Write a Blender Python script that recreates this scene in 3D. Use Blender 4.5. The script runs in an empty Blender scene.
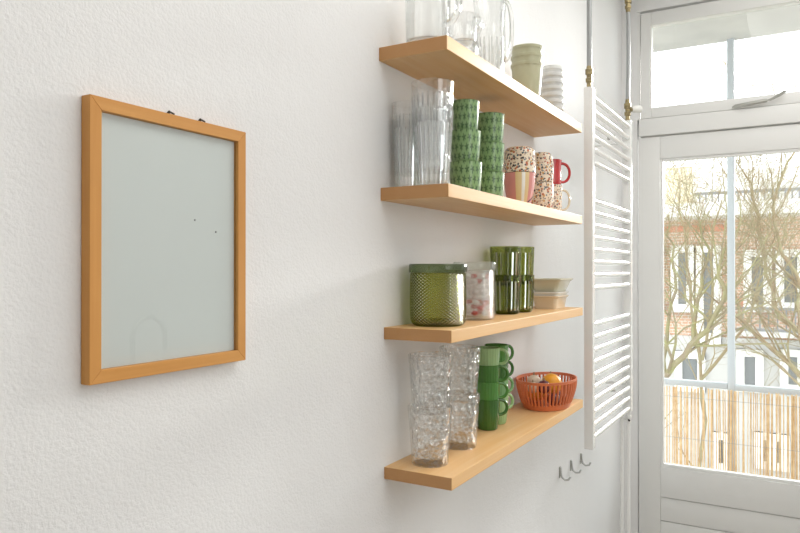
import bpy, bmesh, math, random
from mathutils import Vector, Matrix
C = bpy.context.scene.collection
SC = bpy.context.scene
PI = math.pi
H = 1.45                      # camera height above the floor
# ------------------------------------------------------------------ camera
cam = bpy.data.cameras.new('camera'); camo = bpy.data.objects.new('camera', cam); C.objects.link(camo)
cam.sensor_width = 36.0; cam.lens = 690.36 / 800 * 36; cam.clip_start = 0.02; cam.clip_end = 300
YAW = math.radians(30.113)
camo.location = (0, 0, H); camo.rotation_euler = (PI / 2 + math.radians(0.208), 0, YAW - PI / 2)
SC.camera = camo
# ------------------------------------------------------------------ world and light
w = bpy.data.worlds.new('world'); SC.world = w; w.use_nodes = True
bg = w.node_tree.nodes['Background']; bg.inputs[0].default_value = (0.93, 0.97, 1.0, 1); bg.inputs[1].default_value = 3.0
def area(name, loc, target, sx, sy, power, col=(1, 1, 1), portal=False):
    l = bpy.data.lights.new(name, 'AREA'); l.shape = 'RECTANGLE'; l.size = sx; l.size_y = sy; l.energy = power; l.color = col
    o = bpy.data.objects.new(name, l); C.objects.link(o); o.location = loc
    o.rotation_euler = (Vector(target) - Vector(loc)).to_track_quat('-Z', 'Y').to_euler()
    if portal: l.cycles.is_portal = True
    return o
area('door_portal', (3.56, -0.3, H + 0.1), (0, -0.3, H + 0.1), 2.1, 2.0, 1, portal=True)
sun = bpy.data.lights.new('sun', 'SUN'); sun.energy = 6.0; sun.angle = math.radians(16); sun.color = (1.0, 0.98, 0.95)
suno = bpy.data.objects.new('sun', sun); C.objects.link(suno); suno.location = (8, -3, 8)
suno.rotation_euler = Vector((-1.0, 0.18, -0.20)).to_track_quat('-Z', 'Y').to_euler()
area('added_rear_fill', (-1.9, -0.2, H + 0.1), (2.0, 0.3, H - 0.1), 1.6, 1.7, 2.5, (1.0, 0.985, 0.96))  # added fill light behind the camera; no window is built there
area('added_ceiling_fill', (1.7, -0.35, H + 1.36), (1.7, -0.3, 0), 2.8, 1.2, 23, (1.0, 0.99, 0.975))  # unseen fill added under the ceiling to brighten the room, no lamp fixture
area('added_opposite_fill', (0.75, -1.27, H + 0.15), (1.5, 0.75, H - 0.1), 1.2, 1.2, 9, (0.98, 0.99, 1.0))  # added fill in front of the solid opposite wall, not a window
SC.view_settings.view_transform = 'Standard'; SC.view_settings.look = 'None'
SC.view_settings.exposure = 0.1; SC.view_settings.gamma = 1.0; SC.view_settings.use_curve_mapping = False
try:
    SC.cycles.max_bounces = 16; SC.cycles.transmission_bounces = 14; SC.cycles.transparent_max_bounces = 16
    SC.cycles.sample_clamp_indirect = 6.0
except Exception: pass

# ------------------------------------------------------------------ materials
def lin(c):
    if isinstance(c, str):
        c = [int(c[i:i + 2], 16) / 255 for i in (0, 2, 4)]
        c = [v / 12.92 if v < .04045 else ((v + .055) / 1.055) ** 2.4 for v in c]
    return (*c[:3], 1)
MATS = {}
def mat(name, col, rough=.5, metal=0, trans=0, ior=1.45, coat=0, spec=.5, bump=None, noise=None, sss=0):
    m = bpy.data.materials.new(name); m.use_nodes = True; nt = m.node_tree; b = nt.nodes['Principled BSDF']
    b.inputs['Base Color'].default_value = lin(col); b.inputs['Roughness'].default_value = rough
    b.inputs['Metallic'].default_value = metal; b.inputs['Transmission Weight'].default_value = trans
    b.inputs['IOR'].default_value = ior; b.inputs['Coat Weight'].default_value = coat
    b.inputs['Specular IOR Level'].default_value = spec
    if noise:
        sc, c2, lo, hi = noise
        n = nt.nodes.new('ShaderNodeTexNoise'); n.inputs['Scale'].default_value = sc; n.inputs['Detail'].default_value = 5
        tc = nt.nodes.new('ShaderNodeTexCoord'); nt.links.new(tc.outputs['Object'], n.inputs['Vector'])
        r = nt.nodes.new('ShaderNodeValToRGB'); r.color_ramp.elements[0].position = lo; r.color_ramp.elements[1].position = hi
        r.color_ramp.elements[0].color = lin(col); r.color_ramp.elements[1].color = lin(c2)
        nt.links.new(n.outputs['Fac'], r.inputs[0]); nt.links.new(r.outputs[0], b.inputs['Base Color'])
    if bump:
        kind, sc, st, dist = bump
        tc = nt.nodes.new('ShaderNodeTexCoord')
        if kind == 'noise':
            n = nt.nodes.new('ShaderNodeTexNoise'); n.inputs['Detail'].default_value = 6
        else:
            n = nt.nodes.new('ShaderNodeTexVoronoi')
        n.inputs['Scale'].default_value = sc; nt.links.new(tc.outputs['Object'], n.inputs['Vector'])
        bp = nt.nodes.new('ShaderNodeBump'); bp.inputs['Strength'].default_value = st; bp.inputs['Distance'].default_value = dist
        nt.links.new(n.outputs[0], bp.inputs['Height']); nt.links.new(bp.outputs[0], b.inputs['Normal'])
    MATS[name] = m
    return m
class NT:
    """tiny node-math helper"""
    def __init__(s, m): s.nt = m.node_tree; s.b = s.nt.nodes['Principled BSDF']
    def m(s, op, a, b=None, c=None):
        n = s.nt.nodes.new('ShaderNodeMath'); n.operation = op
        for i, v in enumerate((a, b, c)):
            if v is None: continue
            if isinstance(v, (int, float)): n.inputs[i].default_value = v
            else: s.nt.links.new(v, n.inputs[i])
        return n.outputs[0]
    def obj(s):
        tc = s.nt.nodes.new('ShaderNodeTexCoord'); x = s.nt.nodes.new('ShaderNodeSeparateXYZ')
        s.nt.links.new(tc.outputs['Object'], x.inputs[0]); s.tc = tc.outputs['Object']; return x.outputs
    def mix(s, f, a, b):
        n = s.nt.nodes.new('ShaderNodeMix'); n.data_type = 'RGBA'
        if isinstance(f, (int, float)): n.inputs[0].default_value = f
        else: s.nt.links.new(f, n.inputs[0])
        for i, v in ((6, a), (7, b)):
            if isinstance(v, (tuple, str)): n.inputs[i].default_value = lin(v)
            else: s.nt.links.new(v, n.inputs[i])
        return n.outputs[2]
    def col(s, c): s.nt.links.new(c, s.b.inputs['Base Color'])
    def bump(s, h, st, dist):
        bp = s.nt.nodes.new('ShaderNodeBump'); bp.inputs['Strength'].default_value = st; bp.inputs['Distance'].default_value = dist
        s.nt.links.new(h, bp.inputs['Height']); s.nt.links.new(bp.outputs[0], s.b.inputs['Normal'])
def tex(h, kind, scale, vec=None, detail=4):
    n = h.nt.nodes.new('ShaderNodeTex' + kind); n.inputs['Scale'].default_value = scale
    if kind == 'Noise': n.inputs['Detail'].default_value = detail
    if vec is not None: h.nt.links.new(vec, n.inputs['Vector'])
    return n

# rough plaster
def plaster(name, col):
    m = mat(name, col, rough=.85, spec=.2); h = NT(m); h.obj()
    a = tex(h, 'Noise', 250, h.tc, 3); b_ = tex(h, 'Noise', 30, h.tc, 4); c = tex(h, 'Noise', 3, h.tc, 3)
    s = h.m('ADD', a.outputs[0], h.m('MULTIPLY', b_.outputs[0], 1.2))
    h.bump(s, .42, .0025)
    h.col(h.mix(h.m('MULTIPLY', c.outputs[0], .35), col, (.78, .775, .765)))
    return m
plaster('plaster', (.84, .84, .835))
mat('white_paint', (.82, .82, .80), .35, bump=('noise', 30, .15, .002))
mat('white_enamel', (.86, .86, .84), .22, coat=.3)
mat('ceiling_white', (.85, .85, .83), .8)
def wood(name, c1, c2, c3, axis=0, rough=.45):
    m = mat(name, c1, rough=rough, spec=.35); h = NT(m); h.obj()
    mp = h.nt.nodes.new('ShaderNodeMapping'); h.nt.links.new(h.tc, mp.inputs[0])
    s = [26, 26, 26]; s[axis] = 1.6; mp.inputs['Scale'].default_value = s
    n = tex(h, 'Noise', 1.0, mp.outputs[0], 6); n.inputs['Distortion'].default_value = 1.2
    mp2 = h.nt.nodes.new('ShaderNodeMapping'); h.nt.links.new(h.tc, mp2.inputs[0])
    s = [240, 240, 240]; s[axis] = 5; mp2.inputs['Scale'].default_value = s
    n2 = tex(h, 'Noise', 1.0, mp2.outputs[0], 3)
    r = h.nt.nodes.new('ShaderNodeMapRange'); r.inputs[1].default_value = .38; r.inputs[2].default_value = .66
    h.nt.links.new(n.outputs[0], r.inputs[0])
    c = h.mix(r.outputs[0], c1, c2); c = h.mix(h.m('MULTIPLY', n2.outputs[0], .45), c, c3)
    h.col(c); h.bump(n2.outputs[0], .08, .001)
    return m
wood('pine', (.80, .53, .27), (.75, .45, .19), (.64, .36, .14))
m = MATS['pine']; h = NT(m)                                        # sawn ends darkened: end grain plus painted shade of facing away from the window
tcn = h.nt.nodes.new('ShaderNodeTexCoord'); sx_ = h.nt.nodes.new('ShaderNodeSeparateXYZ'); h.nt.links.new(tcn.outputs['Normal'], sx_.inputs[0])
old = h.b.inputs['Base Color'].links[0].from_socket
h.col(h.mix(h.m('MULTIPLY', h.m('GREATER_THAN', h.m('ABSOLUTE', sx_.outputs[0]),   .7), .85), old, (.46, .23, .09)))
wood('frame_wood_x', (.68, .34, .10), (.62, .29, .075), (.52, .23, .055), 0)
wood('frame_wood_z', (.68, .34, .10), (.62, .29, .075), (.52, .23, .055), 2)
wood('floor_wood', (.56, .52, .47), (.50, .46, .41), (.44, .40, .35), 0)
wood('counter_wood', (.48, .33, .20), (.40, .27, .16), (.3, .2, .12), 0)
mat("paper", (.74, .75, .745), .7)
mat('steel', (.62, .62, .60), .25, metal=1)
mat('dull_steel', (.50, .50, .47), .4, metal=.8)
mat('hook_grey', (.55, .55, .54), .35, metal=.3)
mat('dark_metal', (.05, .045, .04), .45, metal=.6)
mat('brass', (.36, .29, .15), .35, metal=.8, noise=(60, (.16, .13, .07), .35, .7))
mat('pipe_grey', (.34, .35, .35), .35, metal=.5)
mat('knob_plastic', (.85, .84, .80), .25)
mat('crack', (.10, .09, .08), .9)
mat('post_grey', (.45, .48, .50), .5)
mat('concrete', (.55, .54, .51), .9, noise=(6, (.42, .42, .40), .3, .7))
# thin clear glass: straight-through light plus a mirror reflection that grows at grazing angles (Schlick)
def schlick(nt, f0, nrm=None, pw=5.0):
    g = nt.nodes.new('ShaderNodeNewGeometry'); d = nt.nodes.new('ShaderNodeVectorMath'); d.operation = 'DOT_PRODUCT'
    nt.links.new(g.outputs['Incoming'], d.inputs[0]); nt.links.new(nrm if nrm is not None else g.outputs['Normal'], d.inputs[1])
    def mm(op, a, b=None):
        n = nt.nodes.new('ShaderNodeMath'); n.operation = op; n.use_clamp = (op == 'ADD' or op == 'SUBTRACT')
        for i, v in enumerate((a, b)):
            if v is None: continue
            if isinstance(v, (int, float)): n.inputs[i].default_value = v
            else: nt.links.new(v, n.inputs[i])
        return n.outputs[0]
    c = mm('SUBTRACT', 1.0, mm('ABSOLUTE', d.outputs['Value']))
    return mm('ADD', mm('MULTIPLY', mm('POWER', c, pw), 1 - f0), f0)
def thin_glass(name, f0=.04, tint=(1, 1, 1), bumpf=None, refr=0.0, ior=1.3, rough=0.0, base_z=None):
    m = bpy.data.materials.new(name); m.use_nodes = True; nt = m.node_tree; h = NT(m)
    out = nt.nodes['Material Output']; nrm = None
    if bumpf:
        hh, st, dist = bumpf(h); bp = nt.nodes.new('ShaderNodeBump'); bp.inputs['Strength'].default_value = st; bp.inputs['Distance'].default_value = dist
        nt.links.new(hh, bp.inputs['Height']); nrm = bp.outputs[0]
    nt.nodes.remove(nt.nodes['Principled BSDF'])
    t = nt.nodes.new('ShaderNodeBsdfTransparent'); base = t.outputs[0]
    deep = tuple(v ** 3.2 for v in tint) if min(tint) < .9 else tuple(v ** 4 for v in tint)            # light crossing the glass at a slant travels through more of it
    cf = schlick(nt, 0.0, None, 3.0)
    tc = h.mix(cf, tuple(tint), deep)
    if base_z is not None:
        x = h.obj(); tc = h.mix(h.m('LESS_THAN', x[2], base_z), tc, tuple(v ** 3 for v in tint))
    nt.links.new(tc, t.inputs[0])
    if refr:
        r = nt.nodes.new('ShaderNodeBsdfGlass'); r.inputs['IOR'].default_value = ior; r.inputs['Roughness'].default_value = rough; nt.links.new(tc, r.inputs['Color'])
        if nrm is not None: nt.links.new(nrm, r.inputs['Normal'])
        x = nt.nodes.new('ShaderNodeMixShader'); x.inputs[0].default_value = refr; nt.links.new(base, x.inputs[1]); nt.links.new(r.outputs[0], x.inputs[2]); base = x.outputs[0]
    g = nt.nodes.new('ShaderNodeBsdfGlossy'); g.inputs['Roughness'].default_value = rough
    if nrm is not None: nt.links.new(nrm, g.inputs['Normal'])
    mx = nt.nodes.new('ShaderNodeMixShader'); nt.links.new(schlick(nt, f0, nrm), mx.inputs[0]); nt.links.new(base, mx.inputs[1]); nt.links.new(g.outputs[0], mx.inputs[2])
    nt.links.new(mx.outputs[0], out.inputs[0]); MATS[name] = m
thin_glass('window_glass', .03, (.98, .99, .985)); thin_glass('frame_glass', .05, (.97, .985, .98))
def rib(n, st, dist, zlo=-1, zhi=9):
    def f(h):
        x = h.obj(); s = h.m('SINE', h.m('MULTIPLY', h.m('ARCTAN2', x[1], x[0]), n))
        s = h.m('MULTIPLY', h.m('MULTIPLY', s, h.m('LESS_THAN', x[2], zhi)), h.m('GREATER_THAN', x[2], zlo)); return s, st, dist
    return f
def cut(sc, st, dist):
    def f(h):
        h.obj(); v = tex(h, 'Voronoi', sc, h.tc); v2 = tex(h, 'Voronoi', sc * 2.2, h.tc); w_ = tex(h, 'Wave', sc * .5, h.tc); w_.inputs['Distortion'].default_value = 8
        return h.m('ADD', v.outputs[0], h.m('ADD', h.m('MULTIPLY', v2.outputs[0], .6), h.m('MULTIPLY', w_.outputs[0], .4))), st, dist
    return f
def bub(st, dist):
    def f(h):
        x = h.obj(); s = h.m('SINE', h.m('MULTIPLY', h.m('ARCTAN2', x[1], x[0]), 38)); t = h.m('SINE', h.m('MULTIPLY', x[2], 2 * PI / .0068))
        return h.m('MULTIPLY', s, t), st, dist
    return f
thin_glass('clear_glass', .06, (.985, .99, .988), None, .5, 1.45)
thin_glass('solid_glass', .05, (.99, .995, .99), None, .9, 1.47)
thin_glass('clear_glass_soft', .06, (.96, .975, .965), None, .3, 1.3, .05)
thin_glass('ribbed_clear_glass', .08, (.99, .993, .993), rib(22, .8, .004, -1, .125), .20, 1.35)
thin_glass('fluted_clear_glass', .05, (.985, .99, .988), rib(18, .7, .004, -1, .11), .35, 1.35)
thin_glass('cut_glass', .17, (.992, .995, .992), cut(50, .9, .008), .12, 1.25)
thin_glass('bubble_green_glass', .035, (.79, .81, .54), bub(.8, .004), .2, 1.25, base_z=.011)
thin_glass('bubble_clear_glass', .06, (.98, .985, .98), bub(.8, .003), .3, 1.3)
thin_glass('lid_green_glass', .06, (.40, .47, .30), None, .2, 1.3, .03)
thin_glass('ribbed_green_glass', .03, (.73, .76, .47), rib(20, .9, .005, .01, .088), .2, 1.25, base_z=.009)
mat('sage_glaze', (.44, .44, .29), .25, coat=.4, noise=(20, (.49, .49, .33), .35, .7))
mat('white_milk_glass', (.90, .91, .90), .12, trans=.35, coat=.5)
mat('cream_glaze', (.78, .67, .50), .25, coat=.4)
mat('sage_cream_glaze', (.64, .62, .47), .25, coat=.4)
mat('white_glaze', (.85, .84, .80), .2, coat=.4)
mat('red_glaze', (.52, .025, .03), .2, coat=.6)
mat('candy_red', (.60, .03, .03), .35, coat=.3)
mat('candy_white', (.85, .80, .78), .5)
for nm, c in (('green_dark', (.040, .14, .018)), ('green_mid', (.055, .19, .025)), ('green_leaf', (.075, .25, .04)), ('green_pale', (.33, .52, .24)), ('green_soft', (.20, .40, .16))):
    m = mat('mug_' + nm, c, .25, coat=.4); h = NT(m); x = h.obj()
    h.bump(h.m('SINE', h.m('MULTIPLY', h.m('ARCTAN2', x[1], x[0]), 26)), .25, .0015)
mat('basket_plastic', (.70, .20, .08), .38)
mat('orange_peel', (.85, .38, .03), .4, bump=('voronoi', 300, .2, .001))
mat('plum_skin', (.10, .025, .04), .25, coat=.3, noise=(40, (.17, .06, .06), .4, .7))
mat('garlic_skin', (.78, .68, .54), .55, noise=(30, (.62, .48, .38), .4, .7))
def speckle(name):
    m = mat(name, (.86, .76, .62), .25, coat=.4); h = NT(m); h.obj(); c = None
    base = (.86, .74, .58)
    for sc, th, colr, off in ((95, .30, (.07, .05, .05), 0), (85, .30, (.55, .16, .07), 3.1), (110, .27, (.10, .16, .18), 7.7), (70, .24, (.62, .36, .12), 5.3), (150, .25, (.25, .10, .07), 9.2)):
        mp = h.nt.nodes.new('ShaderNodeMapping'); mp.inputs['Location'].default_value = (off, off * .7, off * 1.3); h.nt.links.new(h.tc, mp.inputs[0])
        v = tex(h, 'Voronoi', sc, mp.outputs[0])
        f = h.m('LESS_THAN', v.outputs[0], th)
        base = h.mix(f, base, colr)
    h.col(base); return m
speckle('speckle_glaze')
def motif(name, c1, c2, c3):
    """green cups printed with rows of small dark leaf sprigs"""
    m = mat(name, c1, .28, coat=.4); h = NT(m); x = h.obj()
    u = h.m('MULTIPLY', h.m('ARCTAN2', x[1], x[0]), 9 / PI); v = h.m('DIVIDE', x[2], .0215)
    row = h.m('FLOOR', v); u = h.m('ADD', u, h.m('MULTIPLY', row, .5))
    fu = h.m('SUBTRACT', h.m('FRACT', u), .5); fv = h.m('SUBTRACT', h.m('FRACT', v), .5)
    r = h.m('SQRT', h.m('ADD', h.m('MULTIPLY', fu, fu), h.m('MULTIPLY', fv, fv)))
    th = h.m('ARCTAN2', fu, fv); ci = h.m('FLOOR', u)
    k = h.m('ADD', h.m('MULTIPLY', h.m('COSINE', h.m('ADD', h.m('MULTIPLY', th, 5), h.m('MULTIPLY', ci, 1.7))), .15), .27)
    f = h.m('LESS_THAN', r, k)
    stem = h.m('MULTIPLY', h.m('LESS_THAN', h.m('ABSOLUTE', fu), .06), h.m('LESS_THAN', fv, 0.1))
    f = h.m('MAXIMUM', f, stem)
    f = h.m('MULTIPLY', f, h.m('GREATER_THAN', x[2], .003))
    n = tex(h, 'Noise', 45, h.tc)
    h.col(h.mix(h.m('MULTIPLY', f, .85), h.mix(n.outputs[0], c1, c3), c2)); return m
motif('green_print', (.18, .33, .12), (.030, .09, .03), (.26, .41, .18))
def stripe():
    m = mat('pink_stripe', (.72, .32, .28), .25, coat=.4); h = NT(m); x = h.obj()
    a = h.m('DIVIDE', h.m('ARCTAN2', x[1], x[0]), PI)   # -1..1
    def band(lo, hi): return h.m('MULTIPLY', h.m('GREATER_THAN', a, lo), h.m('LESS_THAN', a, hi))
    c = h.mix(band(-.97, -.68), (.72, .30, .27), (.78, .60, .32)); c = h.mix(band(-.84, -.77), c, (.85, .83, .78))
    z = h.m('LESS_THAN', h.m('ABSOLUTE', h.m('SUBTRACT', x[2], h.m('MULTIPLY', h.m('ABSOLUTE', h.m('ADD', a, .82)), .08))), .003)
    c = h.mix(z, c, (.12, .06, .05)); h.col(c)
stripe()
mat('reed', (.56, .35, .17), .8, noise=(25, (.70, .52, .30), .3, .7))
mat('reed_wire', (.30, .28, .26), .6)
m = mat('brick', (.50, .30, .22), .9); h = NT(m); x = h.obj()
br = h.nt.nodes.new('ShaderNodeTexBrick'); cb = h.nt.nodes.new('ShaderNodeCombineXYZ'); h.nt.links.new(x[1], cb.inputs[0]); h.nt.links.new(x[2], cb.inputs[1])
h.nt.links.new(cb.outputs[0], br.inputs['Vector']); br.inputs['Scale'].default_value = 4.5
br.inputs['Color1'].default_value = (.66, .43, .31, 1); br.inputs['Color2'].default_value = (.54, .32, .22, 1); br.inputs['Mortar'].default_value = (.68, .62, .55, 1); br.inputs['Mortar Size'].default_value = .03
h.col(br.outputs[0])
mat('facade_white', (.80, .79, .76), .8); mat('soffit', (.50, .49, .46), .9, noise=(5, (.42, .41, .39), .3, .7)); mat('facade_beige', (.70, .62, .46), .8); mat('facade_grey', (.55, .54, .52), .8)
mat('facade_red', (.60, .26, .17), .8)
mat('far_window', (.16, .17, .17), .15, coat=.5)
mat('rail_dark', (.22, .22, .22), .6)
mat('bark', (.27, .26, .12), .9, noise=(8, (.24, .19, .13), .35, .65))
mat('bark_brown', (.28, .20, .12), .9, noise=(8, (.32, .29, .17), .35, .65))
mat('ground_green', (.42, .41, .34), .95)

# ------------------------------------------------------------------ mesh helpers
class MB:
    def __init__(s): s.bm = bmesh.new()
    def box(s, x0, x1, y0, y1, z0, z1, bev=0):
        r = bmesh.ops.create_cube(s.bm, size=1)['verts']
        for v in r: v.co = Vector(((x0 + x1) / 2 + v.co.x * abs(x1 - x0), (y0 + y1) / 2 + v.co.y * abs(y1 - y0), (z0 + z1) / 2 + v.co.z * abs(z1 - z0)))
        if bev:
            es = list({e for v in r for e in v.link_edges})
            bmesh.ops.bevel(s.bm, geom=es, offset=bev, segments=2, profile=.6, affect='EDGES')
        return s
    def lathe(s, prof, n=48, cx=0, cy=0, sx=1, sy=1, closed=True):
        rings = []
        for r, z in prof:
            if r <= 1e-6: rings.append([s.bm.verts.new((cx, cy, z))])
            else: rings.append([s.bm.verts.new((cx + sx * r * math.cos(2 * PI * i / n), cy + sy * r * math.sin(2 * PI * i / n), z)) for i in range(n)])
        for a, b in zip(rings, rings[1:]):
            for i in range(n):
                j = (i + 1) % n
                if len(a) == 1 and len(b) == 1: continue
                if len(a) == 1: s.bm.faces.new((a[0], b[j], b[i]))
                elif len(b) == 1: s.bm.faces.new((a[i], a[j], b[0]))
                else: s.bm.faces.new((a[i], a[j], b[j], b[i]))
        return s
    def tube(s, pts, rad, n=10, cap=True):
        pts = [Vector(p) for p in pts]; rings = []; up = None
        for i, p in enumerate(pts):
            t = (pts[min(i + 1, len(pts) - 1)] - pts[max(i - 1, 0)]).normalized()
            if up is None:
                up = t.orthogonal().normalized()
            up = (up - t * up.dot(t)).normalized(); q = t.cross(up)
            r = rad[i] if isinstance(rad, (list, tuple)) else rad
            rings.append([s.bm.verts.new(p + (up * math.cos(2 * PI * k / n) + q * math.sin(2 * PI * k / n)) * r) for k in range(n)])
        for a, b in zip(rings, rings[1:]):
            for k in range(n): s.bm.faces.new((a[k], a[(k + 1) % n], b[(k + 1) % n], b[k]))
        if cap: s.bm.faces.new(rings[0][::-1]); s.bm.faces.new(rings[-1])
        return s
    def ball(s, c, r, sc=(1, 1, 1), u=20, v=14):
        vs = bmesh.ops.create_uvsphere(s.bm, u_segments=u, v_segments=v, radius=r)['verts']
        for x in vs: x.co = Vector((c[0] + x.co.x * sc[0], c[1] + x.co.y * sc[1], c[2] + x.co.z * sc[2]))
        return s
    def build(s, name, mt, parent=None, smooth=True, flat=False):
        bmesh.ops.recalc_face_normals(s.bm, faces=s.bm.faces)
        me = bpy.data.meshes.new(name); s.bm.to_mesh(me); s.bm.free()
        me.materials.append(MATS[mt])
        if smooth and not flat:
            me.polygons.foreach_set('use_smooth', [True] * len(me.polygons))
            try: me.set_sharp_from_angle(angle=math.radians(38))
            except Exception: pass
        o = bpy.data.objects.new(name, me); C.objects.link(o)
        if parent: o.parent = parent
        return o
def thing(name, label, cat, loc, group=None, rotz=0):
    o = bpy.data.objects.new(name, None); C.objects.link(o); o.empty_display_size = .05
    o.location = (loc[0], loc[1], loc[2] + H); o.rotation_euler = (0, 0, rotz); tag(o, label, cat, group); return o
def tag(o, label, cat, group=None, kind=None):
    if label: o['label'] = label
    if cat: o['category'] = cat
    if group: o['group'] = group
    if kind: o['kind'] = kind
    return o
def struct(o, label=None):
    o['kind'] = 'structure'
    if label: o['label'] = label
    return o
def dup(root, loc, label=None, rotz=None, mats=None, group=None, sc=None):
    r = root.copy(); C.objects.link(r); r.location = (loc[0], loc[1], loc[2] + H)
    if label: r['label'] = label
    if group: r['group'] = group
    if rotz is not None: r.rotation_euler = (0, 0, rotz)
    if sc: r.scale = sc
    for ch in list(root.children):
        c = ch.copy(); C.objects.link(c); c.parent = r
        if mats: c.data = c.data.copy(); c.data.materials[0] = MATS[mats]
        for g in list(ch.children):
            d = g.copy(); C.objects.link(d); d.parent = c
    if mats and root.type == 'MESH': r.data = root.data.copy(); r.data.materials[0] = MATS[mats]
    return r
# camera rays: where a photographed point lies on a plane of the room (used to place things in metres)
fpx = 690.36; cw, sw = math.cos(YAW), math.sin(YAW); pt = math.radians(.208)
def ray(px, py):
    R = (px - 400) / fpx; U = (266.5 - py) / fpx
    F2 = math.cos(pt) - U * math.sin(pt); U2 = math.sin(pt) + U * math.cos(pt)
    return (F2 * cw + R * sw, F2 * sw - R * cw, U2)
def at(px, y, py=266.5):
    d = ray(px, py); k = y / d[1]; return Vector((d[0] * k, y, d[2] * k))
def atx(px, py, X):
    d = ray(px, py); k = X / d[0]; return Vector((X, d[1] * k, d[2] * k))

WY = .75; WX = 3.444          # wall plane and window-wall plane
FZ = 0.0                       # floor
# ------------------------------------------------------------------ room shell
struct(MB().box(-2.1, WX + .10, WY, WY + .12, FZ, H + 1.40).build('wall_left', 'plaster', flat=True))
struct(MB().box(-2.1, WX + .10, -1.42, -1.30, FZ, H + 1.40).build('wall_right', 'plaster', flat=True))
struct(MB().box(-2.2, -2.1, -1.42, WY + .12, FZ, H + 1.40).build('wall_back', 'plaster', flat=True))
struct(MB().box(-2.2, WX + .10, -1.42, WY + .12, -.1, FZ).build('floor', 'floor_wood', flat=True))
struct(MB().box(-2.2, WX + .10, -1.42, WY + .12, H + 1.40, H + 1.52).build('ceiling', 'ceiling_white', flat=True))
wf = MB()
wf.box(WX, WX + .10, .678, WY, FZ, H + 1.40)                       # strip beside the door
wf.box(WX - .012, WX + .10, -1.30, .678, H + 1.232, H + 1.40)      # header
wf.box(WX, WX + .10, -.36, -.215, FZ, H + 1.232)                  # right of the door
wf.box(WX, WX + .10, -1.30, -1.22, FZ, H + 1.232); wf.box(WX, WX + .10, -1.22, -.36, FZ, H - .75)
struct(wf.build('wall_front', 'plaster', flat=True))
tr = MB()                                                          # fixed frame of the door opening
tr.box(WX - .012, WX + .09, -.205, .668, H + .634, H + .716, .004)
tr.box(WX, WX + .09, .664, .678, H + .716, H + 1.232)
tr.box(WX, WX + .09, -.215, -.205, FZ, H + 1.232)
struct(tr.build('trim_1', 'white_paint'))
d = thing('door_1', None, None, (WX, .2, -H)); struct(d); DX = WX
def loc(o, dx=0): o.matrix_parent_inverse = Matrix.Translation(-Vector(o.parent.location)); return o
st = MB()
x0, x1 = WX + .002, WX + .045
st.box(x0, x1, .5746, .672, FZ + .01, H + .628, .003)
st.box(x0, x1, -.20, -.105, FZ + .01, H + .628, .003)
st.box(x0, x1, -.105, .5746, H + .5225, H + .628, .003)
st.box(x0, x1, -.105, .5746, H - 1.077, H - .935, .003)
loc(st.build('door_frame', 'white_paint', d))
pl = MB(); zz = -1.080
while zz > -1.44:
    pl.box(x0 + .006, x1 - .004, -.105, .5746, H + max(zz - .110, -1.44), H + zz, .003); zz -= .113
loc(pl.build('door_panel', 'white_paint', d))
bd = MB()                                                          # glazing beads
for a in ((.562, .575, -.935, .5225), (-.105, -.092, -.935, .5225)): bd.box(x0 + .006, x1 - .006, a[0], a[1], H + a[2], H + a[3], .002)
for a in ((.5105, .5225), (-.935, -.921)): bd.box(x0 + .006, x1 - .006, -.092, .562, H + a[0], H + a[1], .002)
loc(bd.build('glazing_bead', 'white_enamel', d))
loc(MB().box(WX + .022, WX + .026, -.094, .564, H - .925, H + .514).build('pane', 'window_glass', d, flat=True))
wn = thing('window_1', None, None, (WX, .2, .72)); struct(wn)
s_ = MB(); x0, x1 = WX - .006, WX + .04
s_.box(x0, x1, .612, .661, H + .718, H + 1.222, .003); s_.box(x0, x1, -.20, -.150, H + .718, H + 1.222, .003)
s_.box(x0, x1, -.150, .612, H + 1.160, H + 1.222, .003); s_.box(x0, x1, -.150, .612, H + .718, H + .767, .003)
loc(s_.build('window_sash', 'white_paint', wn))
loc(MB().box(WX + .02, WX + .024, -.155, .617, H + .762, H + 1.165).build('pane', 'window_glass', wn, flat=True))
w2 = thing('added_light_window', None, None, (WX, -.79, .2)); struct(w2)  # unseen window, added to let more daylight onto the shelf wall
s2 = MB()
for a in ((-.42, -.36, -.75, 1.232), (-1.22, -1.16, -.75, 1.232)): s2.box(x0, x1, a[0], a[1], H + a[2], H + a[3], .003)
for a in ((-.75, -.68), (.62, .70), (1.16, 1.232)): s2.box(x0, x1, -1.16, -.42, H + a[0], H + a[1], .003)
loc(s2.build('window_sash', 'white_paint', w2))
loc(MB().box(WX + .02, WX + .024, -1.165, -.415, H - .685, H + 1.165).build('pane', 'window_glass', w2, flat=True))
hd = MB()
xh = WX - .014
for i in range(2): pass
hd.tube([(xh, .262, H + .726), (xh - .008, .25, H + .728), (xh - .012, .20, H + .731), (xh - .012, .125, H + .738)], [.004, .008, .0095, .008], 10)
hd.tube([(xh - .012, .14, H + .736), (xh - .014, .115, H + .740), (xh - .016, .085, H + .755), (xh - .016, .058, H + .770), (xh - .018, .050, H + .768), (xh - .018, .075, H + .752), (xh - .014, .115, H + .736)], .0035, 8)
loc(hd.build('window_stay', 'dull_steel', wn))
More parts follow.
